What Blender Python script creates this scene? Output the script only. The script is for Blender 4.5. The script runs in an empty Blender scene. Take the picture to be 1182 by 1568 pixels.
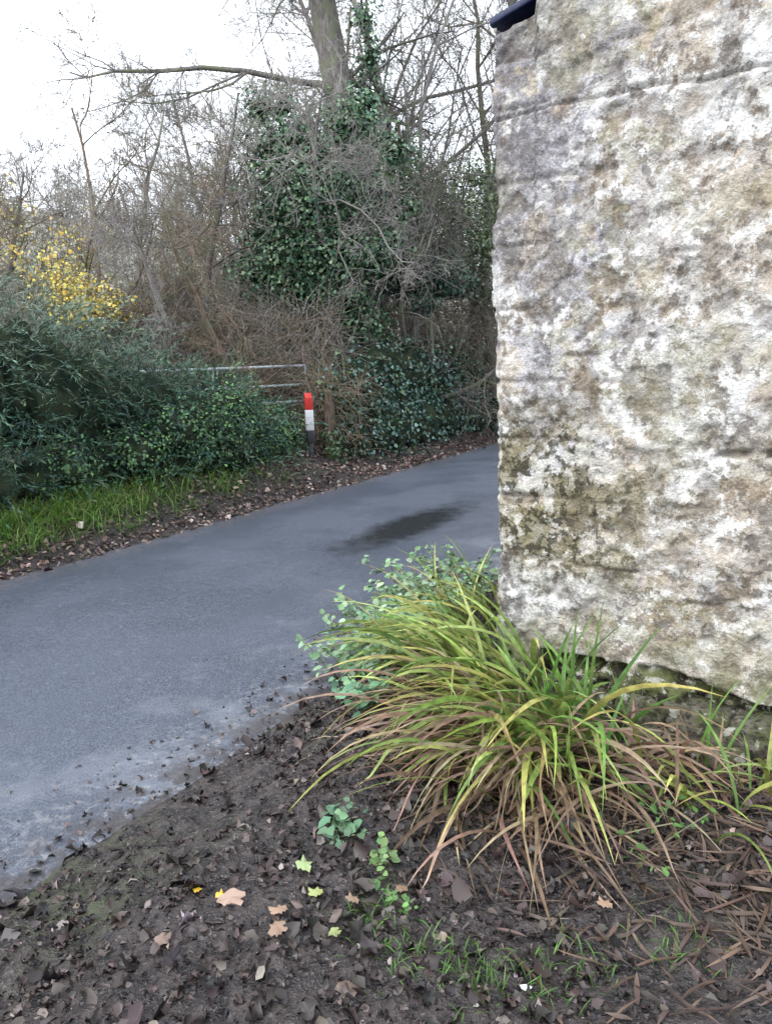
import bpy, math, numpy as np
from mathutils import Matrix, Vector
rng=np.random.default_rng(7)
sc=bpy.context.scene
col=sc.collection
O=np.array([-.38,3.28]); D=np.array([.515,.857]); N=np.array([-.857,.515])
def W(s,t): # road coords -> world xy
    s=np.asarray(s,float); t=np.asarray(t,float)
    return O[0]+s*N[0]+t*D[0], O[1]+s*N[1]+t*D[1]
def ST(x,y): 
    return (x-O[0])*N[0]+(y-O[1])*N[1], (x-O[0])*D[0]+(y-O[1])*D[1]
# ---------- noise
_tab=np.random.default_rng(3).random((256,256))
def vn(x,y):
    xi=np.floor(x).astype(int); yi=np.floor(y).astype(int); fx=x-xi; fy=y-yi
    fx=fx*fx*(3-2*fx); fy=fy*fy*(3-2*fy)
    a=_tab[xi&255,yi&255]; b=_tab[(xi+1)&255,yi&255]; c=_tab[xi&255,(yi+1)&255]; d=_tab[(xi+1)&255,(yi+1)&255]
    return (a*(1-fx)+b*fx)*(1-fy)+(c*(1-fx)+d*fx)*fy
def fbm(x,y,o=4,seed=0):
    x=np.asarray(x,float)+seed*17.3; y=np.asarray(y,float)+seed*31.7
    r=0;a=.5;t=0
    for i in range(o):
        r=r+a*vn(x,y); t+=a; a*=.5; x=x*2.03+5.1; y=y*2.03+9.2
    return r/t
def sm(a,b,x): 
    q=np.clip((x-a)/(b-a),0,1); return q*q*(3-2*q)
# ---------- ground height
def gh(x,y):
    x=np.asarray(x,float); y=np.asarray(y,float)
    s,t=ST(x,y)
    z=.30*sm(3.65,4.5,s)+.3*sm(4.6,8,s)
    k=np.clip(s-10,0,None); z=z+np.where(k<60,.27*k*sm(0,12,k),16.2+ (k-60)*.05)
    z=z+(fbm(x*.12,y*.12,3,5)-.5)*np.clip((s-8)*.12,0,4)
    off=np.where(s<1.8,.12-s,s-3.6)
    v=sm(-.02,.25,off)
    z=z+v*((fbm(x*5,y*5,4,1)-.42)*.08+(fbm(x*1.1,y*1.1,2,2)-.4)*.10+(fbm(x*16,y*16,3,7)-.5)*.040)
    z=z+np.where(s<1,sm(.0,.6,-s)*.05,0)
    z=z-.19*np.exp(-((x-1.30)/.80)**2-((y-3.10)/.42)**2)
    return z-.02*(1-sm(-.05,.05,off))-.0
# ---------- materials
def newmat(name):
    m=bpy.data.materials.new(name); m.use_nodes=True
    nt=m.node_tree; nt.nodes.clear(); return m,nt
class NB:
    def __init__(s,nt): s.nt=nt
    def n(s,typ,**kw):
        x=s.nt.nodes.new(typ)
        for k,v in kw.items(): setattr(x,k,v)
        return x
    def l(s,a,b): s.nt.links.new(a,b)
    def val(s,inp,v):
        if hasattr(v,'is_output') : s.l(v,inp)
        elif isinstance(v,(tuple,list)) and len(v)==3 and inp.type=='RGBA': inp.default_value=(*v,1)
        else: inp.default_value=v
    def coord(s): 
        return s.n('ShaderNodeTexCoord').outputs['Object']
    def noise(s,scale,detail=4,rough=.55,vec=None,off=(0,0,0),stretch=(1,1,1)):
        mp=s.n('ShaderNodeMapping'); s.l(vec if vec is not None else s.coord(),mp.inputs[0])
        mp.inputs['Location'].default_value=off; mp.inputs['Scale'].default_value=stretch
        t=s.n('ShaderNodeTexNoise'); s.l(mp.outputs[0],t.inputs['Vector'])
        t.inputs['Scale'].default_value=scale;t.inputs['Detail'].default_value=detail;t.inputs['Roughness'].default_value=rough
        return t.outputs[0]
    def math(s,op,a,b=0.0,c=None,clamp=False):
        m=s.n('ShaderNodeMath',operation=op,use_clamp=clamp); s.val(m.inputs[0],a); s.val(m.inputs[1],b)
        if c is not None: s.val(m.inputs[2],c)
        return m.outputs[0]
    def ramp(s,x,a,b,lo=0.,hi=1.):
        m=s.n('ShaderNodeMapRange',interpolation_type='SMOOTHSTEP'); s.val(m.inputs[0],x)
        m.inputs[1].default_value=a;m.inputs[2].default_value=b;m.inputs[3].default_value=lo;m.inputs[4].default_value=hi
        return m.outputs[0]
    def mix(s,f,a,b,bt='MIX'):
        m=s.n('ShaderNodeMix',data_type='RGBA',blend_type=bt); s.val(m.inputs[0],f); s.val(m.inputs[6],a); s.val(m.inputs[7],b)
        return m.outputs[2]
    def out(s,sh):
        o=s.n('ShaderNodeOutputMaterial'); s.l(sh,o.inputs[0])
    def bsdf(s,c,r=.7,spec=.5,bump=None,bs=.3,bd=.02):
        p=s.n('ShaderNodeBsdfPrincipled'); s.val(p.inputs['Base Color'],c); s.val(p.inputs['Roughness'],r)
        p.inputs['Specular IOR Level'].default_value=spec
        if bump is not None:
            b=s.n('ShaderNodeBump'); b.inputs['Strength'].default_value=bs; b.inputs['Distance'].default_value=bd
            s.l(bump,b.inputs['Height']); s.l(b.outputs[0],p.inputs['Normal'])
        return p.outputs[0]
def foliage(name,rough=.5,trans=.25,spec=.4,gain=1.):
    m,nt=newmat(name); b=NB(nt)
    a=b.n('ShaderNodeAttribute',attribute_name='col').outputs['Color']
    if trans==0:
        b.out(b.bsdf(a,rough,spec)); return m
    nz=b.noise(25,2)
    f=b.ramp(nz,.3,.7,.75*gain,1.3*gain)
    c=b.mix(1.,a,f,'MULTIPLY')
    p=b.bsdf(c,rough,spec)
    t=b.n('ShaderNodeBsdfTranslucent'); b.l(c,t.inputs[0])
    mx=b.n('ShaderNodeMixShader'); mx.inputs[0].default_value=trans; b.l(p,mx.inputs[1]); b.l(t.outputs[0],mx.inputs[2])
    b.out(mx.outputs[0]); return m
M_fol=foliage('foliage_green',.55,0); M_gloss=foliage('foliage_ivy',.38,0,.45); M_dead=foliage('dead_leaves',.45,0,.45); M_blade=foliage('grass_blade',.4,.3,.4)
def bark(name,c1,c2,c3):
    m,nt=newmat(name); b=NB(nt)
    n1=b.noise(3,1); n2=b.noise(30,2,stretch=(1,1,.25))
    c=b.mix(b.ramp(n2,.35,.65),c1,c2); c=b.mix(b.ramp(n1,.5,.62),c,c3)
    b.out(b.bsdf(c,.85,.2)); return m
M_bark=bark('bark',(.10,.09,.085),(.20,.185,.17),(.14,.15,.10))
M_barkfar=bark('bark_pale',(.23,.215,.21),(.34,.31,.295),(.27,.27,.22))  # lighter bark: distance haze of far trees put into the colour
M_twigbr=bark('twig_brown',(.16,.12,.09),(.28,.22,.17),(.20,.20,.13))
m,nt=newmat('interior_shade'); b=NB(nt); b.out(b.bsdf(b.mix(b.ramp(b.noise(6,2),.4,.6),(.014,.024,.016),(.035,.045,.026)),.9,.1)); M_dark=m  # near-black green: shade inside the foliage put into the core colour
# ---------- mesh helpers
def mkmesh(name,V,F,mat,cols=None,parent=None,smooth=False,attrs=None):
    V=np.ascontiguousarray(V,dtype=np.float32); F=np.ascontiguousarray(F,dtype=np.int32)
    me=bpy.data.meshes.new(name); k=F.shape[1]
    me.vertices.add(len(V)); me.vertices.foreach_set('co',V.ravel())
    me.loops.add(F.size); me.loops.foreach_set('vertex_index',F.ravel())
    me.polygons.add(len(F)); me.polygons.foreach_set('loop_start',np.arange(len(F),dtype=np.int32)*k)
    me.update(calc_edges=True)
    if cols is not None:
        a=me.color_attributes.new('col','FLOAT_COLOR','POINT'); c=np.ones((len(V),4),np.float32); c[:,:3]=cols; a.data.foreach_set('color',c.ravel())
    if attrs:
        for kx,vx in attrs.items():
            a=me.attributes.new(kx,'FLOAT','POINT'); a.data.foreach_set('value',np.asarray(vx,np.float32))
    if smooth: me.polygons.foreach_set('use_smooth',np.ones(len(F),bool))
    me.materials.append(mat)
    ob=bpy.data.objects.new(name,me); col.objects.link(ob)
    if parent: ob.parent=parent
    return ob
def empty(name,loc=(0,0,0)):
    e=bpy.data.objects.new(name,None); col.objects.link(e); return e
def nrm(v): return v/np.maximum(np.linalg.norm(v,axis=-1,keepdims=True),1e-9)
# leaf templates x length, y width, z normal
def leaf_oval(w=.28,fold=.1,curl=.12):
    v=np.array([[0,0,0],[.5,0,-.02],[1,0,-curl],[.3,w,fold],[.72,w*.75,fold*.6-.04],[.3,-w,fold],[.72,-w*.75,fold*.6-.04]])
    f=np.array([[0,1,3],[1,4,3],[1,2,4],[0,5,1],[1,5,6],[1,6,2]]); return v,f
def leaf_radial(k,n,amp,wid=1.,seed=0,jit=0.):
    r_=np.random.default_rng(seed)
    vs=[[.5,0,-.03]]
    for i in range(k):
        a=2*math.pi*i/k
        notch=.55 if abs(abs(a-math.pi))<.25 else 1.
        rr=(.46+amp*math.cos(n*a))*notch*(1+r_.normal(0,jit)) * (1.12 if (a<.5 or a>5.8) else 1)
        vs.append([.5+rr*math.cos(a),rr*math.sin(a)*wid,.05*math.sin(2*a)])
    return np.array(vs), np.array([[0,i+1,(i+1)%k+1] for i in range(k)])
OV=leaf_oval(); OVW=leaf_oval(.36,.08,.15); OVN=leaf_oval(.12,.04,.1)
IVY=leaf_radial(9,3,.10,.95); LOB=leaf_radial(14,5,.09,.95,2,.06); MAP=leaf_radial(24,5,.12,.95,4,.13)
DIA=(np.array([[0,0,0],[.45,.065,0.02],[1,0,-.05],[.45,-.065,.02]]),np.array([[0,3,2,1]]))
def crumple(T,am,seed,xy=0.):
    v,f=T; r=np.random.default_rng(seed); v=v.copy(); v[:,2]+=r.normal(0,am,len(v)); v[:,:2]+=r.normal(0,xy,(len(v),2)); return v,f
def scatter(name,T,P,A,Nn,S,C,mat,parent=None):
    tv,tf=T; A=nrm(A); B=nrm(np.cross(Nn,A)); Nn=np.cross(A,B)
    n=len(P); S=np.broadcast_to(np.asarray(S,float),(n,))
    V=P[:,None,:]+S[:,None,None]*(tv[None,:,0,None]*A[:,None,:]+tv[None,:,1,None]*B[:,None,:]+tv[None,:,2,None]*Nn[:,None,:])
    k=len(tv); F=(np.arange(n)[:,None,None]*k+tf[None]).reshape(-1,tf.shape[1])
    Cc=np.repeat(C,k,axis=0)
    return mkmesh(name,V.reshape(-1,3),F,mat,Cc,parent)
def pick(pal,n,jit=.25,w=None):
    pal=np.array(pal,float); i=rng.choice(len(pal),n,p=w); c=pal[i]*(1+rng.normal(0,jit,(n,1)))*(1+rng.normal(0,.06,(n,3)))
    return np.clip(c,.004,.9)
def rdir(n): return nrm(rng.normal(size=(n,3)))
def blades(name,P,az,L,Wd,e0,bend,C0,C1,mat,parent=None,m=9,fold=.25,twist=.6,power=1.2):
    n=len(P); L=np.broadcast_to(L,(n,));Wd=np.broadcast_to(Wd,(n,))
    tt=np.linspace(0,1,m+1); cen=np.zeros((n,m+1,3)); cen[:,0]=P
    az=az.copy(); daz=rng.normal(0,.35,n)
    tans=[]
    for i in range(m+1):
        e=e0-bend*tt[i]**power; a=az+daz*tt[i]
        d=np.stack([np.cos(a)*np.cos(e),np.sin(a)*np.cos(e),np.sin(e)],1); tans.append(d)
        if i<m:
            cen[:,i+1]=cen[:,i]+d*(L/m)[:,None]
            g_=gh(cen[:,i+1,0],cen[:,i+1,1])+.012; cen[:,i+1,2]=np.maximum(cen[:,i+1,2],g_)
    tans=np.stack(tans,1)
    side=np.stack([-np.sin(az),np.cos(az),np.zeros(n)],1); tw=rng.normal(0,twist,n)
    V=np.zeros((n,m+1,3,3)); C=np.zeros((n,m+1,3,3))
    for i in range(m+1):
        up=np.cross(tans[:,i],side); ang=tw*tt[i]
        sd=side*np.cos(ang)[:,None]+up*np.sin(ang)[:,None]; u2=np.cross(tans[:,i],sd)
        w=Wd*(.55+.45*min(1,tt[i]*4))*(1-max(0,(tt[i]-.45)/.55)**1.6*.97)*.5
        V[:,i,0]=cen[:,i]-sd*w[:,None]; V[:,i,2]=cen[:,i]+sd*w[:,None]; V[:,i,1]=cen[:,i]-u2*(w*fold)[:,None]
        f=tt[i]**1.3; C[:,i,:,:]=(C0*(1-f)+C1*f)[:,None,:]
    V=V.reshape(-1,3); C=C.reshape(-1,3)
    base=np.arange(n)[:,None,None]*(m+1)*3
    q=[]
    for i in range(m):
        for j in range(2): q.append([i*3+j,i*3+j+1,(i+1)*3+j+1,(i+1)*3+j])
    F=(base+np.array(q)[None]).reshape(-1,4)
    return mkmesh(name,V,F,mat,C,parent,smooth=False)
def tubes(P0,P1,r0,r1,k):
    d=nrm(P1-P0); ref=np.where(np.abs(d[:,2:3])<.9,np.array([[0,0,1.]]),np.array([[1.,0,0]]))
    a=nrm(np.cross(d,ref)); b_=np.cross(d,a); n=len(P0)
    th=np.arange(k)*2*math.pi/k
    ring=np.cos(th)[None,:,None]*a[:,None,:]+np.sin(th)[None,:,None]*b_[:,None,:]
    V=np.concatenate([P0[:,None]+ring*r0[:,None,None],P1[:,None]+ring*r1[:,None,None]],1).reshape(-1,3)
    q=np.array([[i,(i+1)%k,k+(i+1)%k,k+i] for i in range(k)])
    F=(np.arange(n)[:,None,None]*2*k+q[None]).reshape(-1,4)
    return V,F
def tubemesh(name,segs,mat,parent=None,rmin=.003):
    P0,P1,r0,r1=[np.concatenate(x) for x in zip(*segs)]
    r0=np.maximum(r0,rmin); r1=np.maximum(r1,rmin)
    big=r0>.03; Vs=[];Fs=[];o=0
    for msk,k in ((big,9),(~big,3)):
        if msk.any():
            V,F=tubes(P0[msk],P1[msk],r0[msk],r1[msk],k)
            if k==9: F=F # quads for both
            Vs.append(V);Fs.append(F+o);o+=len(V)
    return mkmesh(name,np.concatenate(Vs),np.concatenate(Fs),mat,None,parent,smooth=True)
def grow(base,dir0,L,R,levels,seed,up=.05,wander=.18,ang=(.5,1.1),start=.25,rk=(.4,.65)):
    r=np.random.default_rng(seed); segs=[]
    P=np.array([base],float); Dr=nrm(np.array([dir0],float)); Ls=np.array([L]);Rs=np.array([R])
    tips=[]
    for lv in range(len(levels)+1):
        ns=10 if lv==0 else (7 if lv==1 else (5 if lv==2 else (4 if lv==3 else 3)))
        nodes=[P];dirs=[Dr];rad=[Rs]; p=P;d=Dr
        for i in range(ns):
            w=wander*(.35 if lv==0 else 1.)
            d=nrm(d+r.normal(0,w,d.shape)+np.array([0,0,up*(1 if lv<3 else 1.5)]))
            q=p+d*(Ls/ns)[:,None]; ra=Rs*(1-.75*(i/ns)); rb=Rs*(1-.75*((i+1)/ns))
            segs.append((p,q+d*(rb*.2)[:,None],ra,rb)); p=q; nodes.append(q);dirs.append(d);rad.append(rb)
        if lv==len(levels): tips.append(p); break
        c=levels[lv]; n=len(P); nodes=np.stack(nodes,1);dirs=np.stack(dirs,1);rad=np.stack(rad,1)
        st=start if lv==0 else .15
        fi=(st+(1-st)*r.random((n,c)))*ns; ii=np.clip(fi.astype(int),0,ns); 
        ar=np.arange(n)[:,None]
        P2=nodes[ar,ii].reshape(-1,3); D2=dirs[ar,ii].reshape(-1,3); R2=rad[ar,ii].reshape(-1)
        pr=nrm(np.cross(D2,r.normal(size=D2.shape))); an=r.uniform(ang[0],ang[1],len(P2))[:,None]
        Dr=nrm(D2*np.cos(an)+pr*np.sin(an)); 
        frac=(fi/ns).reshape(-1)
        Ls=np.repeat(Ls,c)*((.62 if L<14 else .36) if lv==0 else .55)*(1.15-.6*frac)*r.uniform(.6,1.15,len(P2)); Rs=np.clip(R2*r.uniform(*(rk if lv==0 else (.4,.65)),len(P2)),.002,None); P=P2
    return segs,tips[0]
def ico(name,lobes,mat,parent,k=.75):
    import bmesh
    bm=bmesh.new()
    for c,rr in lobes:
        res=bmesh.ops.create_icosphere(bm,subdivisions=3,radius=1.)
        for v in res['verts']:
            co=np.array(v.co); h=float(fbm(co[0]*2.5+c[0],co[1]*2.5+co[2]*2+c[1],3))
            f=k*(.7+.55*h); v.co=Vector((c[0]+co[0]*rr[0]*f,c[1]+co[1]*rr[1]*f,c[2]+co[2]*rr[2]*f))
    me=bpy.data.meshes.new(name); bm.to_mesh(me); bm.free(); me.materials.append(mat)
    ob=bpy.data.objects.new(name,me); col.objects.link(ob); ob.parent=parent; return ob
def lobepts(lobes,n,lo=.7,hi=1.12):
    vol=np.array([r[0]*r[1]+r[1]*r[2]+r[0]*r[2] for _,r in lobes]); i=rng.choice(len(lobes),n,p=vol/vol.sum())
    C=np.array([l[0] for l in lobes],float)[i]; R=np.array([l[1] for l in lobes],float)[i]
    d=rdir(n); h=fbm(d[:,0]*3+C[:,0]*3,d[:,1]*3+d[:,2]*2+C[:,2]*3,3)
    rad=(rng.uniform(lo,hi,n)*(.68+.6*h))[:,None]
    return C+d*R*rad, nrm(d/R), h
def leafmass(name,lobes,n,T,size,pal,mat,core=True,down=.3,lo=.75,hi=1.12,ck=.72,w=None):
    e=empty(name)
    P,Nm,h=lobepts(lobes,n,lo,hi)
    keep=P[:,2]>gh(P[:,0],P[:,1])-.02; P=P[keep];Nm=Nm[keep];h=h[keep];n=len(P)
    Nn=nrm(Nm+rng.normal(0,.45,(n,3))+np.array([0,0,.25])); A=nrm(rng.normal(0,1,(n,3))+np.array([0,0,-down]))
    A=nrm(A-Nn*(A*Nn).sum(1,keepdims=True))
    C=pick(pal,n,w=w)*(.6+.8*h)[:,None]
    scatter('leaves',T,P,A,Nn,size*rng.uniform(.6,1.3,n),C,mat,e)
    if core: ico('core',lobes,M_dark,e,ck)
    return e

# ================= GROUND
def spaced(parts):
    a=[]
    for x0,x1,st in parts: a.append(np.arange(x0,x1,st))
    a.append([parts[-1][1]]); return np.concatenate(a)
ss=spaced([(-220,-40,20),(-40,-8,4),(-8,-3,.5),(-3,.3,.025),(.3,3.4,.5),(3.4,5,.06),(5,12,.4),(12,40,2),(40,300,12)])
ts=spaced([(-220,-40,20),(-40,-8,4),(-8,-2.6,.5),(-2.6,3,.03),(3,9,.12),(9,20,.3),(20,60,2.5),(60,400,15)])
S_,T_=np.meshgrid(ss,ts,indexing='ij'); X,Y=W(S_,T_); Z=gh(X,Y)
def gridf(a,b_):
    i,j=np.meshgrid(np.arange(a-1),np.arange(b_-1),indexing='ij'); i=i.ravel();j=j.ravel()
    return np.stack([i*b_+j,(i+1)*b_+j,(i+1)*b_+j+1,i*b_+j+1],1)
m,nt=newmat('ground_soil'); b=NB(nt)
n1=b.noise(1.2,4);n2=b.noise(18,5,.65);n3=b.noise(70,3,.6)
soil=b.mix(b.ramp(n2,.35,.65),(.014,.012,.013),(.066,.052,.050))
soil=b.mix(b.ramp(n3,.57,.7),soil,(.14,.12,.112))
grn=b.mix(b.ramp(b.noise(3,5),.4,.6),(.14,.12,.08),(.10,.115,.06))
sx=b.n('ShaderNodeVectorMath',operation='DOT_PRODUCT'); b.l(b.coord(),sx.inputs[0]); sx.inputs[1].default_value=(N[0],N[1],0)
sval=b.math('SUBTRACT',sx.outputs['Value'],float(O@N))
far=b.ramp(sval,5,14)
c=b.mix(far,soil,grn); c=b.mix(b.ramp(sval,20,45),c,(.26,.25,.19))  # far slope paled: haze mixed into the ground colour
moss=b.math('MULTIPLY',b.ramp(n1,.52,.62),b.ramp(n2,.4,.6)); c=b.mix(b.math('MULTIPLY',moss,.6),c,(.05,.07,.02))
b.out(b.bsdf(c,b.ramp(n2,.3,.7,.28,.62),.55,b.math('ADD',n2,b.math('MULTIPLY',n3,.5)),1.,.03)); M_ground=m
mkmesh('ground',np.stack([X,Y,Z],-1).reshape(-1,3),gridf(len(ss),len(ts)),M_ground,smooth=True)
# ================= ROAD
tr=spaced([(-60,-5,2),(-5,12,.05),(12,40,.5),(40,80,4)])
q=np.linspace(0,1,24)
near=.12+(fbm(tr*1.3,tr*0,3,3)-.5)*.30+(fbm(tr*7,tr*0,4,4)-.5)*.24; farr=3.6+(fbm(tr*1.1,tr*0+4,3,6)-.5)*.18+(fbm(tr*8,tr*0,3,8)-.5)*.10
SS=near[None]+(farr-near)[None]*q[:,None]; TT=np.broadcast_to(tr,SS.shape); X,Y=W(SS,TT)
Zr=.004+.03*(1-(2*q-1)**2)[:,None]+0*TT-.012*(np.abs(2*q-1)>.99)[:,None]
m,nt=newmat('asphalt'); b=NB(nt)
def dotn(v,o):
    x=b.n('ShaderNodeVectorMath',operation='DOT_PRODUCT'); b.l(b.coord(),x.inputs[0]); x.inputs[1].default_value=(v[0],v[1],0)
    return b.math('SUBTRACT',x.outputs['Value'],float(o))
sv=dotn(N,O@N); tv=dotn(D,O@D)
ag=b.noise(105,3,.8); big=b.noise(.9,3); med=b.noise(7,4,.6)
c=b.mix(b.ramp(ag,.40,.62),(.031,.038,.054),(.125,.146,.192))
c=b.mix(b.ramp(big,.4,.62,0,.4),c,(.082,.096,.128))
c=b.mix(b.ramp(b.noise(22,4,.7),.55,.68,0,.35),c,(.17,.19,.23))
pale=b.math('MULTIPLY',b.ramp(sv,1.3,.3),b.ramp(b.noise(2.2,4,.6,off=(2,6,0)),.48,.64)); c=b.mix(b.math('MULTIPLY',pale,.4),c,(.24,.26,.30))  # whitish wet sheen painted into the asphalt colour
grit=b.math('MULTIPLY',b.ramp(sv,.75,.05),b.ramp(b.noise(26,4,.7),.5,.66)); c=b.mix(b.math('MULTIPLY',grit,.6),c,(.36,.35,.35))
mud=b.math('MULTIPLY',b.ramp(sv,.40,.1),b.ramp(b.noise(9,5,.7,off=(5,2,1)),.40,.54)); c=b.mix(b.math('MULTIPLY',mud,.85),c,(.045,.036,.034))
grit2=b.math('MULTIPLY',b.ramp(sv,3.1,3.6),b.ramp(b.noise(14,4,.7),.42,.6)); c=b.mix(b.math('MULTIPLY',grit2,.6),c,(.20,.155,.135))
pa=b.math('DIVIDE',b.math('SUBTRACT',sv,1.50),.27); pb=b.math('DIVIDE',b.math('SUBTRACT',tv,3.7),1.0)
rr=b.math('SQRT',b.math('ADD',b.math('MULTIPLY',pa,pa),b.math('MULTIPLY',pb,pb)))
rr=b.math('ADD',rr,b.math('MULTIPLY',b.math('SUBTRACT',med,.5),1.2))
wet=b.ramp(rr,1.5,.5)
c=b.mix(b.math('MULTIPLY',wet,.9),c,(.010,.011,.013))
ro=b.ramp(big,.38,.62,.34,.56); ro=b.mix(wet,ro,(.25,.25,.25))
b.out(b.bsdf(c,ro,.5,ag,.6,.007)); 
mkmesh('road',np.stack([X,Y,Zr],-1).reshape(-1,3),gridf(len(q),len(tr)),m,smooth=True)

# ================= STONE BUILDING
BL=empty('stone_building')
Wd3=np.array([.857,-.515,0]); D3=np.array([D[0],D[1],0]); C0=np.array([.545,3.74,0.])
width=3.6; length=6.
us=np.concatenate([-np.arange(length,1.,-.25)[:-1],-np.arange(1.,.05,-.03),-np.arange(.05,.0,-.008),np.arange(0,.06,.006),np.arange(.06,1.7,.011),np.arange(1.7,width+.001,.05)])
zt=np.linspace(0,1,340)
U,ZT=np.meshgrid(us,zt,indexing='ij')
top=np.where(U>0,3.03+.28*np.minimum(U,width-U),3.02)
top=top+(fbm(U*8,U*0,3,9)-.5)*.10+np.where((U>0)&(U<.2),-.05,0)
Zw=-.35+(top+.35)*ZT
f1=fbm(U*1.8,Zw*1.8,3,11);f2=fbm(U*8,Zw*8,4,12);f3=fbm(U*30,Zw*30,2,13)
pit=sm(.58,.66,fbm(U*9,Zw*9,4,14))
rend=sm(.49,.51,fbm(U*3.1,Zw*3.1,5,15))
chip=sm(.50,.53,fbm(U*14,Zw*14,3,16))
disp=(f1-.5)*.035+(f2-.5)*.016+(f3-.5)*.008-pit*.012+rend*.009+chip*.006
cz=np.array([-.4,.05,.33,.62,.92,1.2,1.47,1.8,2.08,2.35,2.66,2.86,3.3]); zwob=Zw+(fbm(U*3,U*0,2,77)-.5)*.03; ci=np.searchsorted(cz,zwob)
cr=np.random.default_rng(5).normal(0,1,20)[ci]
qm=sm(.75,.5,np.abs(U)+.12*np.where(ci%2==0,1,0)*2)
disp+=cr*.004*qm
dmin=np.min(np.abs(zwob[...,None]-cz[None,None]),-1)
jm=np.exp(-(dmin/.010)**2)*(.45+.55*qm)*sm(.40,.52,fbm(U*4,Zw*4,2,78))
# perpend joints of quoins
for lv_,u_ in zip(range(1,12),[.42,.27,.5,.3,.46,.28,.52,.3,.44,.26,.5]):
    inb=(zwob>cz[lv_])&(zwob<cz[lv_+1] if lv_+1<len(cz) else True)
    jm=np.maximum(jm,inb*np.exp(-((U-u_-(f2-.5)*.06)/.009)**2)*.7*sm(.42,.52,fbm(U*5,Zw*3,2,79)))
disp-=jm*.014
def groove(u0,u1,z0,h,dep,wv=.05,sq=4):
    zz=Zw-(z0+(fbm(U*4,U*0,3,21)-.5)*wv)
    hm=h*(.5+fbm(U*12,U*0,3,27))
    return -dep*sm(u0-.02,u0+.03,U)*sm(u1+.02,u1-.03,U)*np.exp(-np.abs(zz/hm)**sq)
g2=groove(-9,1.5,2.64,.007,.018)+groove(1.0,1.13,1.165,.016,.04)+groove(1.19,1.9,1.17,.022,.06)+groove(.80,.9,2.0,.01,.02)+groove(.33,.50,1.58,.010,.02)+groove(.55,.75,.60,.008,.015)+groove(.9,1.05,.5,.010,.02)
disp+=g2
disp+=.018*sm(1.175,1.195,Zw+(f2-.5)*.05)*sm(.88,.98,U)
zb_=Zw-.12*(fbm(U*3.5,U*0,4,30)-.5)+.055*sm(.7,1.4,U)
bd=sm(.16,.115,zb_)
disp+=bd*(-.09+.18*sm(.42,.60,fbm(U*5.5,Zw*8,3,31)))
edge=(fbm(Zw*3,Zw*0,4,33)-.5)*.05+cr*.006
ax=np.where(U>0,U,0); av=np.where(U<0,-U,0)
k=sm(-.02,.02,U)
nrmv=nrm(np.stack([-(1-k),-k],-1))
rnd=np.clip(1-np.abs(U)/.04,0,1)**2*.014
pw=ax+nrmv[...,0]*disp+rnd + edge*(1-sm(0,.25,ax))
pd=av+nrmv[...,1]*disp+rnd
Pw=C0+pw[...,None]*Wd3+pd[...,None]*D3; Pw[...,2]=Zw
cav=np.clip(pit*.7+np.clip(-g2*30,0,1)+jm*.6,0,1)
m,nt=newmat('weathered_limewashed_stone'); b=NB(nt)
cv=b.coord(); 
def att(n_): return b.n('ShaderNodeAttribute',attribute_name=n_).outputs['Fac']
at=att('cav'); ren=att('rend'); uu=att('uu'); bda=att('base')
sp=b.n('ShaderNodeSeparateXYZ'); b.l(cv,sp.inputs[0]); z=sp.outputs[2]
nA=b.noise(2.0,6,.62,off=(3,1,2));nB=b.noise(2.8,6,.64,off=(9,4,1));nC=b.noise(12,5,.64);nD=b.noise(20,5,.66,off=(5,5,5));nE=b.noise(4.2,7,.70,off=(1,7,3));nF=b.noise(80,3,.7);nG=b.noise(6,6,.66,off=(4,0,8),stretch=(1,1,.7)); nH=b.noise(6.5,6,.66,off=(7,2,6))
M_=lambda *a: b.math('MULTIPLY',*a)
c=b.mix(b.ramp(nB,.42,.58),(.53,.49,.41),(.63,.62,.60))
c=b.mix(M_(b.ramp(nA,.46,.56),.65),c,(.47,.375,.275))
left=b.ramp(uu,1.0,.15); zh=b.ramp(z,.9,1.6)
grayf=M_(b.math('ADD',M_(left,zh),.28),b.ramp(nG,.42,.50))
c=b.mix(b.math('MINIMUM',grayf,.9),c,(.42,.41,.44))
c=b.mix(M_(b.ramp(nE,.515,.57),.75),c,(.32,.25,.17))
c=b.mix(M_(b.ramp(nH,.53,.58),.8),c,(.80,.79,.77))
c=b.mix(M_(M_(b.ramp(nC,.54,.58),b.ramp(nB,.40,.52)),.75),c,(.85,.84,.82))
c=b.mix(M_(ren,.22),c,(.72,.70,.66))
dk=M_(b.ramp(nD,.52,.58),b.ramp(nE,.44,.52)); c=b.mix(M_(dk,.75),c,(.17,.14,.11))
dk2=M_(b.ramp(nC,.46,.42),b.ramp(nG,.50,.56)); c=b.mix(M_(dk2,.8),c,(.20,.18,.165))
ol=M_(b.ramp(nC,.47,.54),b.ramp(b.noise(2.4,5,.65,off=(6,6,1)),.53,.59)); c=b.mix(M_(ol,.5),c,(.26,.24,.14))
tl=M_(M_(b.ramp(uu,.6,.05),b.ramp(z,1.7,2.3)),b.ramp(nC,.43,.52)); c=b.mix(M_(tl,.75),c,(.20,.19,.205))
tl2=M_(M_(b.ramp(uu,.55,.1),b.ramp(nG,.48,.53)),b.ramp(nD,.44,.51)); c=b.mix(M_(tl2,.6),c,(.16,.15,.16))
mz=M_(b.ramp(z,.35,.7),b.ramp(z,1.5,1.15)); mm=M_(M_(mz,b.ramp(uu,1.1,.5)),b.ramp(nE,.45,.51)); c=b.mix(M_(mm,.75),c,(.20,.175,.095))
mk=M_(M_(mz,b.ramp(uu,.95,.35)),b.ramp(nD,.50,.55)); c=b.mix(M_(mk,.8),c,(.045,.042,.03))
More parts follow.
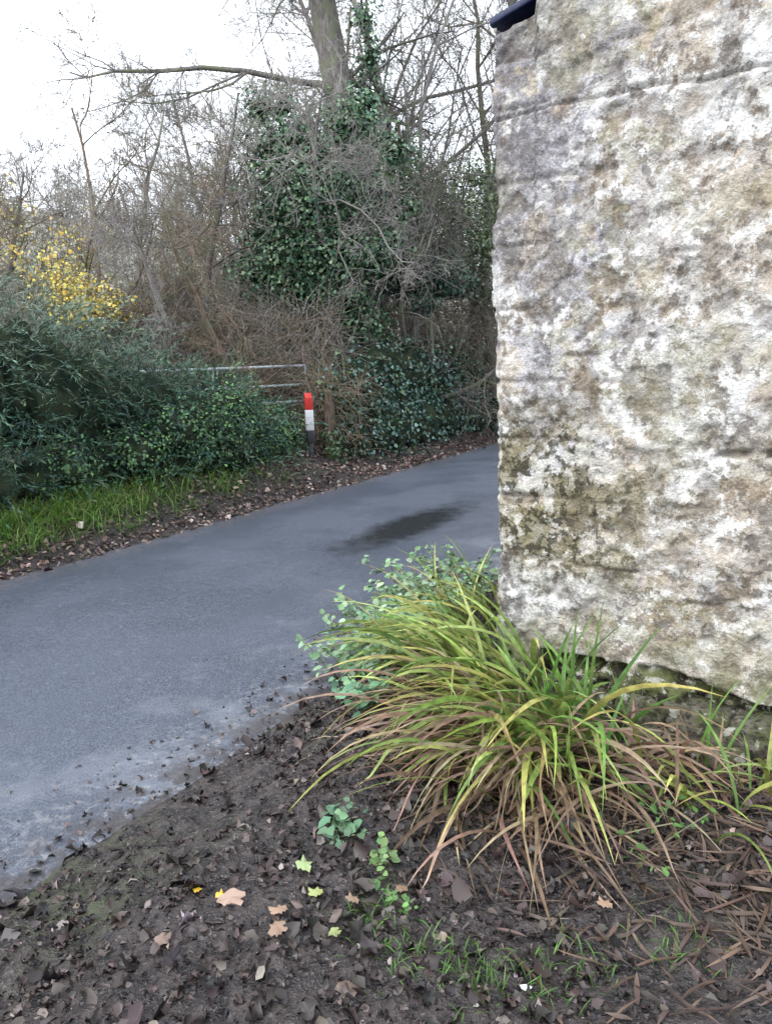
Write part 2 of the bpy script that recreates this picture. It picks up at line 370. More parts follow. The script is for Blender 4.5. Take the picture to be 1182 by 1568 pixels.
wp=M_(M_(mz,b.ramp(uu,.9,.3)),b.ramp(nH,.47,.43)); c=b.mix(M_(wp,.7),c,(.72,.70,.64))
bs=M_(b.ramp(z,.36,.12),b.ramp(nG,.43,.50)); c=b.mix(M_(bs,.8),c,(.17,.17,.085))
gl=M_(b.ramp(b.noise(1.6,4,off=(8,8,2)),.50,.60),.22); c=b.mix(gl,c,(.52,.51,.36))
c=b.mix(M_(at,.6),c,(.14,.115,.09))
bc=b.mix(b.ramp(nC,.42,.56),(.045,.040,.030),(.13,.145,.06)); bc=b.mix(b.ramp(nD,.54,.6),bc,(.40,.39,.33)); c=b.mix(bda,c,bc)
c=b.mix(1.,c,b.ramp(nF,.3,.7,.80,1.17),'MULTIPLY')
hh=b.math('ADD',M_(nC,1.0),b.math('ADD',M_(nD,.7),M_(nF,.35)))
b.out(b.bsdf(c,.9,.15,hh,.8,.03)); M_wall=m
mkmesh('walls',Pw.reshape(-1,3),gridf(len(us),len(zt)),M_wall,parent=BL,smooth=True,attrs=dict(cav=cav.ravel(),rend=rend.ravel(),uu=np.clip(U,-1,9).ravel(),base=bd.ravel()))
def quadstrip(pts,zb,zts,name,mat,parent):
    V=[];F=[]
    for i,(p,zt_) in enumerate(zip(pts,zts)): V+= [[p[0],p[1],zb],[p[0],p[1],zt_]]
    for i in range(len(pts)-1): F.append([2*i,2*i+2,2*i+3,2*i+1])
    return mkmesh(name,V,F,mat,parent=parent,attrs=dict(cav=[0]*len(V),rend=[0]*len(V),uu=[2]*len(V),base=[0]*len(V)))
A1=C0+Wd3*width; A2=A1+D3*length; A3=C0+Wd3*width/2+D3*length; A4=C0+D3*length
quadstrip([A1,A2,A3,A4],-.35,[3.0,3.0,3.5,3.0],'rear_walls',M_wall,BL)
m,nt=newmat('roof_slate'); b=NB(nt)
nz=b.noise(9,4); c=b.mix(b.ramp(nz,.4,.6),(.014,.022,.065),(.028,.038,.095)); b.out(b.bsdf(c,.5,.4,nz,.4,.02)); M_roof=m
def slab(name,quad,th,mat,parent,bev=.008):
    q_=np.array(quad,float); V=np.concatenate([q_,q_+np.array([0,0,th])]); F=[[3,2,1,0],[4,5,6,7],[0,1,5,4],[1,2,6,5],[2,3,7,6],[3,0,4,7]]
    ob=mkmesh(name,V,F,mat,parent=parent); bv=ob.modifiers.new('bevel','BEVEL'); bv.width=bev; bv.segments=2; return ob
def PB(u,v,z): return C0+Wd3*u+D3*v+np.array([0,0,z])
for nm_,ua,ub,za,zb in (('roof_slope',-.04,width/2,3.045,3.58),('roof_slope_rear',width/2,width+.12,3.58,3.05)):
    nr=7
    for i in range(nr):
        f0=i/nr;f1_=(i+1)/nr+.02
        a0=ua+(ub-ua)*f0;a1=ua+(ub-ua)*min(1,f1_)
        z0=za+(zb-za)*f0+.014*(i%2); z1=za+(zb-za)*min(1,f1_)+.014*(i%2)
        slab(f'{nm_}_{i}',[PB(a0,.05,z0),PB(a1,.05,z1),PB(a1,length+.1,z1),PB(a0,length+.1,z0)],.035,M_roof,BL)

# base stones
m,nt=newmat('mossy_stone'); b=NB(nt)
na=b.noise(9,6,.65);nb=b.noise(40,5,.7); c=b.mix(b.ramp(na,.4,.6),(.17,.155,.12),(.09,.10,.04)); c=b.mix(b.ramp(nb,.48,.62),c,(.04,.036,.03)); c=b.mix(b.ramp(b.noise(15,5),.57,.66),c,(.42,.42,.36))
b.out(b.bsdf(c,.8,.3,nb,.8,.02)); M_moss=m
import bmesh
def stone(c,r3,rot,parent,seed):
    bm=bmesh.new(); bmesh.ops.create_cube(bm,size=2.); bmesh.ops.subdivide_edges(bm,edges=bm.edges[:],cuts=9,use_grid_fill=True)
    for v in bm.verts:
        p=np.array(v.co); pn=p/np.linalg.norm(p); p=p*.78+pn*.32
        h=float(fbm(p[0]*2+seed,p[1]*2+p[2]*1.7+seed,4))-.5; p=p*(1+h*.5)
        v.co=Vector(p*r3)
    me=bpy.data.meshes.new('stone'); bm.to_mesh(me); bm.free(); me.materials.append(M_moss)
    me.polygons.foreach_set('use_smooth',np.ones(len(me.polygons),bool))
    ob=bpy.data.objects.new('footing_stone',me); ob.location=c; ob.rotation_euler=rot; col.objects.link(ob); ob.parent=parent
for i,(u,v,z,a,b2,c2) in enumerate([(.30,.02,-.03,.12,.10,.07),(.52,-.02,-.03,.14,.10,.07),(.75,-.03,-.02,.13,.12,.08),(.98,-.05,-.04,.15,.13,.08),(1.22,-.05,-.05,.14,.13,.08),(1.5,-.06,-.06,.18,.14,.09),(1.85,-.05,-.04,.2,.12,.1),(1.1,-.17,-.13,.12,.09,.06),(.80,-.18,-.11,.10,.08,.05),(1.36,-.18,-.14,.12,.08,.06)]):
    p=PB(u,v,z); stone(Vector(p),np.array([a,b2,c2])*.9,(rng.normal(0,.15),rng.normal(0,.15),math.atan2(-.515,.857)+rng.normal(0,.2)),BL,i*3.3)

# ================= LEAF LITTER near
def litter(name,n,srange,trange,size,pal,w,dens=None,hz=.02,tilt=.45,am=.1,sg=.4):
    e=empty(name)
    per=n//5
    for i in range(5):
        s=rng.uniform(*srange,per);t=rng.uniform(*trange,per)
        if dens is not None:
            kp=rng.random(per)<dens(s,t); s=s[kp];t=t[kp]
        x,y=W(s,t); z=gh(x,y)+rng.uniform(-.004,hz,len(x)); z=np.where((s>.12)&(s<3.55),.004+.03*(1-((s-1.86)/1.74)**2)+.004,z)
        Nn=nrm(np.stack([rng.normal(0,tilt,len(x)),rng.normal(0,tilt,len(x)),np.ones(len(x))],1)); A=rdir(len(x)); A[:,2]*=.2
        A=nrm(A-Nn*(A*Nn).sum(1,keepdims=True))
        T=crumple([OV,OVW,leaf_oval(.22,.16,.25),OVW,LOB][i],am,i+50,.03)
        scatter(f'leaves_{i}',T,np.stack([x,y,z],1),A,Nn,size*np.clip(rng.lognormal(0,sg,len(x)),.3,2.),pick(pal,len(x),.35,w=w),M_dead,e)
    return e
PD=[(.034,.025,.023),(.056,.040,.037),(.09,.067,.060),(.18,.145,.13),(.021,.018,.019),(.25,.215,.20)]
PWt=[.30,.27,.17,.05,.19,.02]
dn=lambda s,t:np.maximum(sm(.25,-.1,s+(fbm(s*3,t*3,3,41)-.5)*.35)*.9*sm(.3,.6,fbm(s*2.3,t*2.3,3,44)), .13*sm(.6,.15,s+(fbm(s*4,t*4,3,47)-.5)*.7))
litter('leaf_litter',52000,(-2.6,.6),(-2.6,2.6),.017,PD,PWt,dn,hz=.010,tilt=.65,am=.16,sg=.5)
litter('leaf_litter',6500,(-2.6,.2),(-2.6,2.2),.038,PD,PWt,dn,hz=.018,tilt=.5,am=.14)
litter('leaf_litter',17000,(3.35,4.6),(-2,16),.04,[(.12,.08,.07),(.20,.135,.115),(.29,.22,.18),(.08,.055,.055),(.40,.33,.28)],[.3,.3,.2,.12,.08],lambda s,t:sm(3.4,3.75,s)*.95,hz=.03)
litter('fallen_leaves',110,(.0,3.5),(-2,9),.022,PD,PWt,lambda s,t:.10+.8*sm(.6,.1,s),hz=.01)
cl=[(-.43,1.93,.10,(.36,.25,.19)),(-.30,2.08,.07,(.28,.36,.16)),(-.36,1.86,.06,(.33,.22,.15)),(-.57,1.98,.035,(.75,.48,.04)),(-.52,1.97,.04,(.8,.5,.05)),(-.26,1.93,.05,(.30,.34,.12)),(-.16,1.8,.04,(.32,.36,.14)),(-.15,1.93,.05,(.25,.18,.12)),(.02,1.95,.05,(.22,.14,.09)),(.55,1.9,.05,(.30,.2,.13)),(-.3,1.75,.07,(.26,.17,.12)),(-.62,1.8,.06,(.22,.15,.12))]
P=np.array([[x,y,float(gh(x,y))+.02] for x,y,_,_ in cl]); A=rdir(len(cl)); A[:,2]=0; Nn=nrm(np.array([[rng.normal(0,.3),rng.normal(0,.3)-.2,1] for _ in cl]))
scatter('autumn_leaves',crumple(leaf_radial(20,5,.05,.85,2,.05),.07,3,.02),P,A,Nn,np.array([c_[2] for c_ in cl])*.85,np.array([c_[3] for c_ in cl]),M_dead)
scatter('paper_scrap',crumple(leaf_radial(5,2,.05,.8,1,.1),.08,9),np.array([[.28,1.60,float(gh(.28,1.6))+.02]]),np.array([[1,0,0.]]),np.array([[0,-.2,1.]]),.03,np.array([[.8,.8,.8]]),M_dead)

# ================= SEDGE CLUMP
SG=empty('sedge_clump')
def sedge(cx,cy,n,azm,azs,L,Wd,e0,bend,c0,c1,spread=.09,nm='blades',wts=None):
    x=cx+rng.normal(0,spread,n);y=cy+rng.normal(0,spread*.8,n); P=np.stack([x,y,gh(x,y)-.01],1)
    az=np.radians(rng.normal(azm,azs,n))
    blades(nm,P,az,rng.uniform(*L,n),rng.uniform(*Wd,n),np.radians(rng.uniform(*e0,n)),np.radians(rng.uniform(*bend,n)),pick(c0,n,.15),pick(c1,n,.2),M_blade,SG,twist=1.2)
G0=[(.11,.19,.04),(.09,.16,.035),(.19,.24,.05)];G1=[(.38,.46,.11),(.58,.57,.18),(.28,.40,.10),(.50,.40,.15),(.44,.52,.17),(.18,.31,.07)]
BR0=[(.16,.10,.07),(.23,.145,.10)];BR1=[(.33,.225,.155),(.46,.35,.24),(.21,.14,.10),(.42,.36,.20)]
UG=[(.07,.16,.03),(.10,.2,.035)];UG1=[(.19,.33,.08),(.14,.28,.07)]
sedge(.60,3.00,82,180,42,(.5,.98),(.016,.032),(40,80),(65,135),G0,G1,.14,'blades_front')
sedge(.46,3.30,78,180,42,(.5,.95),(.015,.030),(42,82),(65,125),G0,G1,.14,'blades_mid')
sedge(.34,3.70,66,185,42,(.45,.75),(.014,.024),(42,80),(65,120),G0,G1,.13,'blades_back')
sedge(.50,4.1,38,190,60,(.4,.7),(.010,.018),(60,85),(40,100),G0,G1,.10,'blades_rear')
sedge(.72,2.95,24,75,75,(.4,.68),(.014,.024),(60,86),(5,60),UG,UG1,.11,'blades_upright')
sedge(1.15,2.8,12,90,80,(.3,.52),(.010,.018),(60,88),(5,55),UG,UG1,.2,'blades_upright_side')
sedge(.60,2.85,140,218,42,(.5,.9),(.010,.022),(25,65),(70,125),BR0,BR1,.16,'dead_blades')
sedge(.45,3.1,110,198,46,(.4,.85),(.010,.020),(15,66),(60,115),BR0,BR1,.16,'dead_blades_mid')
sedge(.50,2.60,140,238,55,(.35,.7),(.010,.018),(12,50),(50,100),BR0,BR1,.20,'dead_blades_low')
sedge(.66,2.8,46,238,36,(.55,.95),(.016,.030),(46,75),(80,125),G0,G1,.14,'blades_low')
sedge(.42,2.70,36,224,42,(.45,.8),(.014,.026),(35,65),(70,110),G0,G1,.15,'blades_low_left')
sedge(1.05,2.75,70,230,75,(.25,.55),(.009,.018),(20,75),(60,110),BR0,BR1,.18,'dead_blades_side')
sedge(1.2,2.45,34,235,80,(.25,.5),(.010,.020),(35,80),(50,110),G0,G1,.20,'blades_side')
n=1500; x=rng.uniform(-.1,1.5,n);y=rng.uniform(1.5,2.9,n); kp=(x+.5*(y-2.2))>rng.normal(.40,.25,n); x=x[kp];y=y[kp];n=len(x)
blades('dead_straw',np.stack([x,y,gh(x,y)+.006],1),rng.uniform(0,6.28,n),rng.uniform(.05,.22,n),rng.uniform(.005,.014,n),np.radians(rng.uniform(-5,10,n)),np.radians(rng.uniform(0,25,n)),pick([(.07,.045,.035),(.12,.078,.055),(.045,.030,.026)],n),pick([(.09,.057,.042),(.19,.135,.10),(.055,.038,.03)],n),M_dead,None,m=5)

# ================= leafy weeds
def weed(name,cx,cy,r,h,nst,leaf,pal,nl=7,T=OVW):
    e=empty(name); az=rng.uniform(0,6.28,nst); x=cx+rng.normal(0,r*.4,nst);y=cy+rng.normal(0,r*.4,nst); P=np.stack([x,y,gh(x,y)],1)
    d=np.stack([np.cos(az)*.6*r,np.sin(az)*.6*r,rng.uniform(.5,1,nst)*h],1); segs=[];LP=[];LN=[];LA=[]
    pp=P
    for i in range(5):
        q_=P+d*((i+1)/5)+np.stack([np.cos(az),np.sin(az),0*az],1)*r*.5*((i+1)/5)**2; segs.append((pp,q_,np.full(nst,.003),np.full(nst,.0025))); pp=q_
        if i>=1:
            for k_ in range(nl//3):
                LP.append(q_+rng.normal(0,leaf*.35,q_.shape)); LA.append(nrm(rng.normal(0,1,q_.shape)*[1,1,.3])); LN.append(nrm(np.array([-.1,-.3,1])+rng.normal(0,.4,q_.shape)))
    tubemesh('stems',segs,M_twigbr,e,.0015)
    LP=np.concatenate(LP);LA=np.concatenate(LA);LN=np.concatenate(LN); LA=nrm(LA-LN*(LA*LN).sum(1,keepdims=True))
    scatter('leaves',T,LP,LA,LN,leaf*rng.uniform(.6,1.3,len(LP)),pick(pal,len(LP),.2),M_fol,e)
PG=[(.17,.29,.15),(.13,.24,.12),(.25,.36,.22)]
weed('nettle_plant',.00,4.05,.22,.36,34,.046,PG,12)
weed('nettle_plant',.20,4.5,.22,.40,34,.046,PG,12)
weed('nettle_plant',.44,4.9,.18,.36,18,.042,PG,12)
weed('nettle_plant',-.10,3.65,.16,.24,20,.045,PG,12)
weed('nettle_plant',-.14,3.20,.10,.16,10,.05,[(.10,.23,.13),(.14,.28,.15)],9)
weed('ground_weed',-.18,2.28,.06,.05,6,.045,[(.08,.16,.09),(.11,.20,.11)])
weed('ground_weed',-.06,2.05,.05,.04,5,.030,[(.09,.17,.06),(.14,.22,.08)])
weed('ground_weed',.0,1.9,.05,.04,4,.024,[(.10,.2,.06)])
weed('ground_weed',.75,2.3,.2,.06,8,.03,[(.08,.17,.04)],T=OV)
n=420; cs=np.array([(.02,1.72),(.14,1.7),(-.05,1.85),(.3,1.62),(.72,1.75),(.45,1.7),(.2,1.62)])[rng.choice(7,n)]; x=cs[:,0]+rng.normal(0,.06,n);y=cs[:,1]+rng.normal(0,.05,n)
blades('grass_tuft',np.stack([x,y,gh(x,y)],1),rng.uniform(0,6.28,n),rng.uniform(.02,.07,n),rng.uniform(.002,.005,n),np.radians(rng.uniform(30,80,n)),np.radians(rng.uniform(20,80,n)),pick([(.06,.13,.03)],n),pick([(.12,.25,.05)],n),M_blade,None,m=4)

# ================= HEDGE
HG=empty('evergreen_hedge'); lobes=[]
def ht(t): return np.interp(t,[-6,1.2,2.2,3.0,3.8,4.6,5.2,6],[2.6,2.5,2.35,1.9,1.45,1.2,1.0,.8])
for t in np.arange(-6,5.6,.42):
    for k_ in range(2):
        h=ht(t)*rng.uniform(.88,1.04); s=4.95+rng.normal(0,.12)+.35*k_; x,y=W(s,t+rng.normal(0,.15)); g0=float(gh(x,y))
        lobes.append(((float(x),float(y),g0+h*.5),(.62,.62,h*.52)))
    x,y=W(4.72+rng.normal(0,.08),t); lobes.append(((float(x),float(y),.55),(.5,.5,.5)))
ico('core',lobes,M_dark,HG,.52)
n=16500; P,Nm,h=lobepts(lobes,n,.55,1.0)
kp=(P[:,2]>gh(P[:,0],P[:,1])+.05)&(P[:,1]>4); P=P[kp];Nm=Nm[kp];h=h[kp];n=len(P)
d=nrm(Nm*.9+rng.normal(0,.45,(n,3))+np.array([-.1,-.1,.75])); Ls=rng.uniform(.22,.50,n); pp=P; LP=[];LA=[];LN=[];LC=[]
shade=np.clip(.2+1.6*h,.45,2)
top_lit=sm(1.2,2.3,P[:,2])
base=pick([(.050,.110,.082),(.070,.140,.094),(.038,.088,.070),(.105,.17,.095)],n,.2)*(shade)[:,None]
base=base*(1-top_lit[:,None]*.65)+np.array([.25,.31,.235])*top_lit[:,None]*.65  # upper needles lightened: light from above painted into their colour
K=8
for i in range(K):
    d=nrm(d+np.array([0,0,-.13])+rng.normal(0,.05,(n,3))); q_=pp+d*(Ls/K)[:,None]; pp=q_
    for k_ in range(2):
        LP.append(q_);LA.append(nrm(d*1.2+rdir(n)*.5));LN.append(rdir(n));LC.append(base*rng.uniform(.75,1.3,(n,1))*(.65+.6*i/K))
LP,LA,LN,LC=map(np.concatenate,(LP,LA,LN,LC)); LA=nrm(LA); LN=nrm(LN-LA*(LN*LA).sum(1,keepdims=True))
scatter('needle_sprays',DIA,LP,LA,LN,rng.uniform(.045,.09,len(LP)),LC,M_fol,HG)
lo2=[]
for t,s,z,r_ in [(3.6,4.45,.75,.4),(4.3,4.5,.7,.42),(5.0,4.6,.7,.42),(4.6,4.5,.95,.35),(5.5,4.6,.55,.35),(3.0,4.4,.6,.35),(5.9,4.7,.5,.3),(2.2,4.45,.55,.3)]:
    x,y=W(s,t); lo2.append(((float(x),float(y),z+.1),(r_,r_,r_)))
leafmass('bramble_bush',lo2,7500,OVW,.038,[(.05,.11,.06),(.075,.155,.065),(.13,.26,.08),(.035,.08,.045)],M_fol,lo=.5,hi=1.35,ck=.55)
n=13000; t=rng.uniform(-5,5,n); s=rng.normal(4.22,.20,n); kp=(rng.random(n)<np.interp(t,[-5,2.2,3.4,5],[1,1,.35,.1])*sm(.3,.6,fbm(s*2,t*2,3,90)+.15))&(s>3.8); s=s[kp];t=t[kp]; x,y=W(s,t);n=len(x)
blades('verge_grass',np.stack([x,y,gh(x,y)-.01],1),rng.uniform(0,6.28,n),rng.uniform(.08,.36,n),rng.uniform(.004,.009,n),np.radians(rng.uniform(40,88,n)),np.radians(rng.uniform(30,110,n)),pick([(.06,.14,.025),(.08,.18,.035)],n),pick([(.20,.42,.06),(.28,.48,.09),(.32,.32,.14)],n),M_blade,None,m=4)

# ================= IVY WALL
lo3=[]
for t in np.arange(7.0,19,.4):
    hh=np.interp(t,[7,8,12,19],[1.55,1.85,1.8,1.75])*rng.uniform(.9,1.08)
    for z,s in ((.45,4.35),(hh-.55,4.6),(.8,4.5)):
        x,y=W(s+rng.normal(0,.07),t+rng.normal(0,.1)); lo3.append(((float(x),float(y),z),(.5,.5,.6)))
leafmass('ivy_covered_wall',lo3,32000,IVY,.053,[(.035,.085,.070),(.05,.115,.085),(.075,.155,.115),(.19,.27,.25),(.10,.15,.06)],M_gloss,w=[.33,.3,.2,.10,.07],lo=.8,hi=1.3)
# ================= MARKER POST
MP=empty('marker_post')
def pm(name,c,rough=.5):
    m,nt=newmat(name); b=NB(nt); nz=b.noise(25,5,.65); cc=b.mix(b.ramp(nz,.5,.72,0,.45),c,tuple(v*.45+.02 for v in c)); b.out(b.bsdf(cc,rough,.4,nz,.15,.005)); return m
M_red=pm('red_paint',(.52,.035,.03));M_wh=pm('white_paint',(.62,.63,.65));M_bk=pm('black_paint',(.03,.033,.037))
px,py=-1.0,10.6; pz=float(gh(px,py))
def part(name,w,d_,z0,z1,mat,parent,c=(px,py),rot=math.radians(28),slant=0):
    V=np.array([[sx*w/2,sy*d_/2,zz] for zz in (z0,z1) for sx,sy in ((-1,-1),(1,-1),(1,1),(-1,1))]);
    V[4:,2]+=V[4:,1]*slant*3
    R_=np.array([[math.cos(rot),-math.sin(rot)],[math.sin(rot),math.cos(rot)]]); V[:,:2]=V[:,:2]@R_.T+np.array(c)
    F=[[3,2,1,0],[4,5,6,7],[0,1,5,4],[1,2,6,5],[2,3,7,6],[3,0,4,7]]; ob=mkmesh(name,V,F,mat,parent=parent)
    bv=ob.modifiers.new('bevel','BEVEL');bv.width=.008;bv.segments=2; return ob
b0=.32
part('red_band',.098,.07,b0+.64,b0+.84,M_red,MP,slant=.3)
part('white_band',.101,.073,b0+.36,b0+.64,M_wh,MP)
part('black_band',.098,.07,b0+.19,b0+.36,M_bk,MP)
part('post_foot',.06,.05,pz-.2,b0+.19,M_bk,MP)
WP=empty('wooden_gate_post')
m=bark('old_wood',(.06,.05,.04),(.14,.10,.075),(.08,.09,.04))
segs=[]; x0,y0=-.74,10.9
for i in range(8):
    z0=.15+i*.13; r0=.09-.003*i; segs.append((np.array([[x0+.006*math.sin(i*2),y0,z0]]),np.array([[x0+.006*math.sin(i*2+2),y0,z0+.132]]),np.array([r0]),np.array([r0-.003])))
tubemesh('post',segs,m,WP); 
V,F=tubes(np.array([[x0,y0,1.19]]),np.array([[x0,y0,1.21]]),np.array([.065]),np.array([.02]),9); mkmesh('post_cap',V,F,m,parent=WP)
lobes=[((x0+.04,y0-.02,z_),(.15,.15,.15)) for z_ in (.35,.55)]
leafmass('climbing_ivy',lobes,260,IVY,.05,[(.05,.11,.06),(.08,.14,.06)],M_gloss,core=False,lo=.6,hi=1.4)
GT=empty('metal_field_gate'); m=pm('galvanised_metal',(.46,.50,.53),.4)
ga=np.array([-3.6,10.3,0]);gb=np.array([-1.15,11.9,0]); segs=[]
for z in (.55,.75,.97,1.22,1.5): segs.append((ga[None]+[0,0,z+.05],gb[None]+[0,0,z+.05],np.array([.02]),np.array([.02])))
for f in (0,.5,1.): p=ga+(gb-ga)*f; segs.append((p[None]+[0,0,.55],p[None]+[0,0,1.57],np.array([.018]),np.array([.018])))
P0,P1,r0,r1=[np.concatenate(z_) for z_ in zip(*segs)]; V,F=tubes(P0,P1,r0,r1,10); mkmesh('bars',V,F,m,parent=GT,smooth=True)

# ================= TREES
def tree(name,x,y,L,R,levels,seed,mat,dir0=(0,0,1),**kw):
    segs,tips=grow((0,0,-.2),dir0,L,R,levels,seed,**kw)
    ob=tubemesh(name,segs,mat); ob.location=(x,y,float(gh(x,y))); return ob,tips
near_=[(-6.4,12.5,4.6,.08),(-5.6,11.8,4.6,.07),(-4.3,15,6.4,.09),(-3.2,13.6,5.6,.08),(-2.3,14.6,6.2,.08),(.9,16,11,.15),(1.7,16.5,11,.13),(2.6,18,12,.17),(-.9,16.8,9,.10),(1.3,18.5,10,.13),(-7.6,15,5.5,.09),(.3,17.5,11,.12),(2.3,15.3,9,.11),(-1.6,18,9,.10),(-3.0,17,7.6,.09)]
for i,(x,y,L,R) in enumerate(near_):
    tree('bare_tree',x,y,L,R,(12,9,7,4),100+i,(M_bark,M_twigbr,M_barkfar)[i%3],dir0=(rng.normal(0,.12),rng.normal(0,.1),1),up=.05,wander=.26,ang=(.45,1.25),start=.12,rk=(.3,.55))
tree('hawthorn_tree',-1.9,12.3,3.8,.08,(14,9,7,4),300,M_twigbr,dir0=(-.2,-.1,1),up=.0,wander=.30,ang=(.7,1.4),start=.1)
tree('hawthorn_tree',-3.4,12.6,4.0,.07,(14,9,7,4),301,M_barkfar,dir0=(.2,-.1,1),up=.0,wander=.30,ang=(.7,1.4),start=.1)
tree('hawthorn_tree',.6,14.2,4.5,.11,(14,9,7,4),302,M_bark,dir0=(-.1,-.1,1),up=.02,wander=.30,ang=(.6,1.3),start=.1)
tree('hawthorn_tree',-.5,13.7,5.8,.07,(14,9,7,4),303,M_barkfar,dir0=(.05,.0,1),up=.02,wander=.32,ang=(.7,1.4),start=.35)
IT=empty('ivy_clad_tree')
segs,tips=grow((-.2,14.2,.2),(-.01,0,1),15,.36,(16,11,8,5),409,up=.01,wander=.22,start=.34,rk=(.16,.36),ang=(.6,1.25))
tubemesh('trunk_and_branches',segs,M_bark,IT)
lobes=[]
for z in np.arange(1.2,6.0,.45): lobes.append(((-.22+rng.normal(0,.14),14.1,z),(.30,.32,.34)))
for z in (6.5,7.1,7.8,8.4): lobes.append(((-.22+rng.normal(0,.16),14.0,z),(.20,.26,.24)))
for i in range(40):
    x=rng.uniform(-2.0,.0); zc=3.9+rng.normal(0,1.0); 
    if zc<1.8+max(0,-x-1.4)*1.2: zc=2.4+rng.random()
    r_=rng.uniform(.2,.46); lobes.append(((x,13.2+rng.normal(0,.22),min(zc,5.6)),(r_,r_*.9,r_*rng.uniform(.6,1.))))
for x,z,r_ in [(-1.0,3.6,.6),(-1.35,4.2,.52),(-.7,4.4,.52),(-.8,3.0,.55),(-.9,4.9,.4),(.35,4.8,.3),(.45,4.0,.36),(.3,3.4,.36),(-.4,2.4,.4)]: lobes.append(((x,13.3+rng.normal(0,.15),z),(r_,r_*.9,r_*.9)))
P,Nm,h=lobepts(lobes,34000,.3,1.75); n=len(P)
Nn=nrm(Nm+rng.normal(0,.4,(n,3))+np.array([0,0,.2])); A=nrm(rng.normal(0,1,(n,3))+[0,0,-.5]); A=nrm(A-Nn*(A*Nn).sum(1,keepdims=True))
scatter('ivy_leaves',IVY,P,A,Nn,.057*rng.uniform(.6,1.3,n),pick([(.04,.10,.062),(.065,.14,.07),(.12,.20,.10),(.20,.28,.17)],n,.2,w=[.33,.33,.22,.12])*(.5+h)[:,None],M_gloss,IT)
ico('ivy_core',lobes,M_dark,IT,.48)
lobes=[((x,15+rng.normal(0,.3),z),(r_,r_,r_*.7)) for x,z,r_ in [(.3,4.3,.6),(1.0,4.6,.7),(1.6,4.2,.6),(.7,3.6,.5),(1.3,3.5,.6),(2.0,3.6,.6),(1.9,4.8,.5),(.2,5.1,.5),(2.6,4.2,.7),(2.3,2.8,.5)]]
leafmass('evergreen_shrub',lobes,13000,OV,.065,[(.13,.18,.09),(.18,.23,.13),(.24,.28,.18),(.08,.13,.07)],M_fol,core=False,lo=.2,hi=1.6)
lobes=[((x,14.0+rng.normal(0,.2),z),(r_,r_,r_*.7)) for x,z,r_ in [(.4,3.0,.4),(.9,3.1,.45),(1.3,2.9,.35),(.7,2.6,.3)]]
leafmass('ivy_clump',lobes,4600,IVY,.06,[(.03,.075,.055),(.05,.11,.07)],M_gloss,ck=.5,hi=1.4)
YT=empty('field_maple_tree'); segs,tips=grow((-4.5,12.7,.4),(.04,0,1),5.2,.07,(12,9,7,4),501,up=.04,wander=.22,start=.15); tubemesh('trunk_and_branches',segs,M_twigbr,YT)
tp=tips[(tips[:,2]>2.3)&(tips[:,2]<4.7)&(tips[:,0]>-5.6)&(tips[:,0]<-3.7)]; cc=fbm(tp[:,0]*1.3,tp[:,2]*1.3,2,60); tp=tp[cc>np.quantile(cc,.45)]; n=2300; idx=rng.choice(len(tp),n); P=tp[idx]+rng.normal(0,.10,(n,3)); P[:,1]-=.2
scatter('yellow_leaves',OVW,P,rdir(n),rdir(n),.055*rng.uniform(.6,1.3,n),pick([(.72,.56,.10),(.58,.51,.19),(.80,.64,.18)],n,.12),M_fol,YT)
def thicket(name,boxes,mat,rr=.006):
    segs=[]
    for (x0,x1,y0,y1,z0,z1,n,L) in boxes:
        x=rng.uniform(x0,x1,n);y=rng.uniform(y0,y1,n); p=np.stack([x,y,gh(x,y)+rng.uniform(z0,z1,n)],1); d=nrm(rng.normal(0,.8,(n,3))+[0,0,.6]); Lz=rng.uniform(.4,1.,n)*L
        for i in range(5):
            d=nrm(d+[0,0,-.15]+rng.normal(0,.18,(n,3))); q_=p+d*(Lz/5)[:,None]; segs.append((p,q_,np.full(n,rr*(1-i*.15)),np.full(n,rr*(1-(i+1)*.15)))); p=q_
    return tubemesh(name,segs,mat,None,.003)
thicket('bramble_thicket',[(-4.5,-.6,11.6,14.5,.2,1.9,2800,1.1),(-.2,3.4,14.6,17,.3,2.2,2200,1.2),(-1.1,-.3,11.0,12,.0,1.1,900,.6)],M_twigbr)
thicket('bramble_thicket',[(-9,-3.5,11.5,16,.2,2.4,2600,1.4),(-5,3,15,20,.5,3.5,2600,1.6),(-4.5,-.6,11.8,14.5,.2,2.0,2400,1.1)],M_barkfar)
lobes=[]
for i in range(60):
    x=rng.uniform(-11,5);y=rng.uniform(13,22)+max(0,x)*.4; s_,t_=ST(x,y)
    if s_<5.5: continue
    g0=float(gh(x,y)); r_=rng.uniform(.6,1.2); lobes.append(((x,y,g0+r_*.5),(r_*1.2,r_*1.2,r_)))
leafmass('undergrowth',lobes,26000,OV,.075,[(.36,.30,.22),(.28,.25,.17),(.44,.38,.30),(.19,.24,.13),(.46,.26,.12)],M_fol,core=False,lo=.4,hi=1.4)
protos=[]
wood=bpy.data.collections.new('distant_woodland'); col.children.link(wood)
for i in range(4):
    segs,tips=grow((0,0,-.3),(rng.normal(0,.08),0,1),9,.14,(12,8,6),700+i,up=.06,wander=.2,start=.12)
    ob=tubemesh('distant_tree',segs,M_barkfar,None,.012); protos.append(ob.data); bpy.data.objects.remove(ob)
for i in range(70):
    t=rng.uniform(-5,60); s=rng.uniform(11,62); x,y=W(s,t)
    if y<17: continue
    ob=bpy.data.objects.new('distant_tree',protos[i%4]); k=rng.uniform(.6,1.0)
    if x/y<-.28: k*=.62
    ob.scale=(k*1.1,k*1.1,k); ob.rotation_euler=(0,0,rng.uniform(0,6.28)); ob.location=(float(x),float(y),float(gh(x,y))); wood.objects.link(ob)
lobes=[]
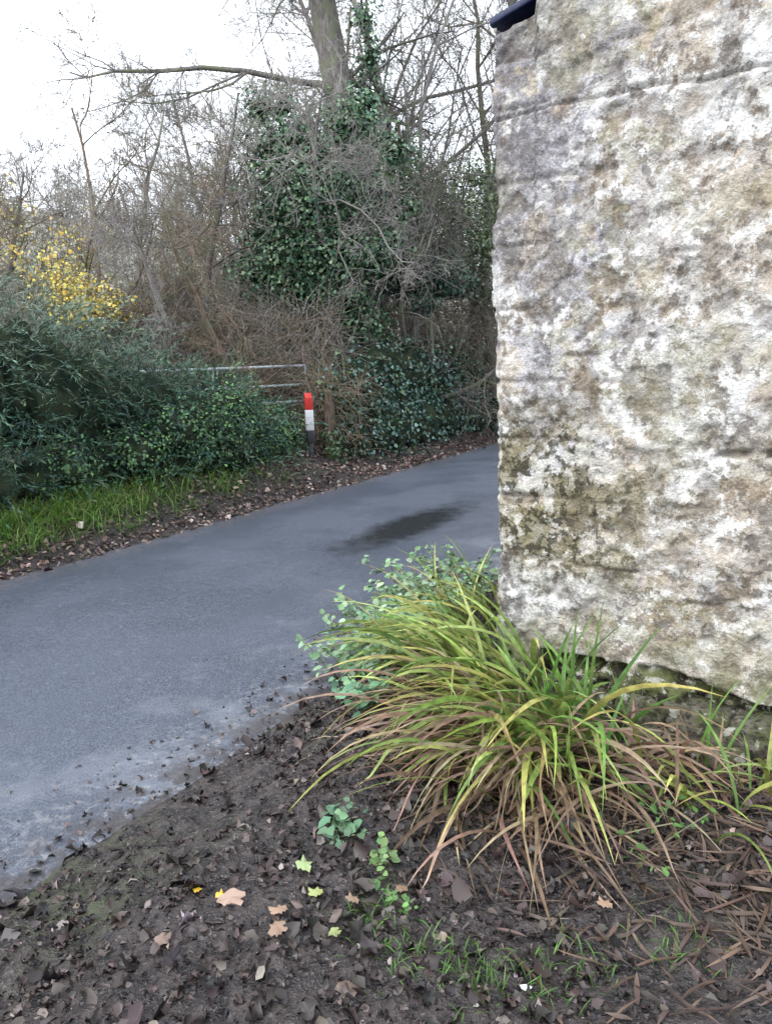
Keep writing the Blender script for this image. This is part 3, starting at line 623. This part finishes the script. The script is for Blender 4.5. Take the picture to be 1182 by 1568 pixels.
for i in range(150):
    t=rng.uniform(-10,70); s=rng.uniform(14,64); x,y=W(s,t)
    if y<18: continue
    g0=float(gh(x,y)); r_=rng.uniform(1,2.2); lobes.append(((float(x),float(y),g0+r_*.5),(r_*1.3,r_*1.3,r_)))
leafmass('hillside_scrub',lobes,36000,OV,.2,[(.44,.40,.34),(.38,.38,.29),(.50,.46,.40),(.34,.37,.28)],M_fol,core=False,lo=.5,hi=1.3)  # pale palette carries the haze of the far hillside

# ================= WORLD, SUN
w=bpy.data.worlds.new('World'); sc.world=w; w.use_nodes=True; nt=w.node_tree; nt.nodes.clear(); b=NB(nt)
sk=b.n('ShaderNodeTexSky',sky_type='NISHITA'); sk.sun_disc=False; sk.sun_elevation=math.radians(42); sk.sun_rotation=math.radians(240); sk.dust_density=4; sk.air_density=1.2
hs=b.n('ShaderNodeHueSaturation'); hs.inputs['Saturation'].default_value=.35; b.l(sk.outputs[0],hs.inputs['Color'])
mx=b.mix(.7,hs.outputs[0],(19.2,20.4,22.4)); bg=b.n('ShaderNodeBackground'); b.l(mx,bg.inputs[0]); bg.inputs[1].default_value=.15
o=b.n('ShaderNodeOutputWorld'); b.l(bg.outputs[0],o.inputs[0])
sd=bpy.data.lights.new('sun','SUN'); sd.energy=1.5; sd.angle=math.radians(25); sd.color=(1,.97,.92)
so=bpy.data.objects.new('sun',sd); col.objects.link(so)
az=math.radians(240)
dv=Vector((math.sin(az)*math.cos(math.radians(42)),math.cos(az)*math.cos(math.radians(42)),math.sin(math.radians(42))))
so.rotation_euler=dv.to_track_quat('Z','Y').to_euler()
# ================= CAMERA
cd=bpy.data.cameras.new('camera'); co=bpy.data.objects.new('camera',cd); col.objects.link(co); sc.camera=co
cd.sensor_fit='VERTICAL'; cd.sensor_height=36; cd.lens=36*1180/1568; cd.clip_end=2000; cd.clip_start=.02
R=Matrix.Rotation(math.radians(90-11.2),4,'X') @ Matrix.Rotation(math.radians(-2.0),4,'Z')
co.matrix_world=Matrix.Translation((0,0,1.6))@R
sc.view_settings.view_transform='Standard'; sc.view_settings.look='None'; sc.view_settings.exposure=0
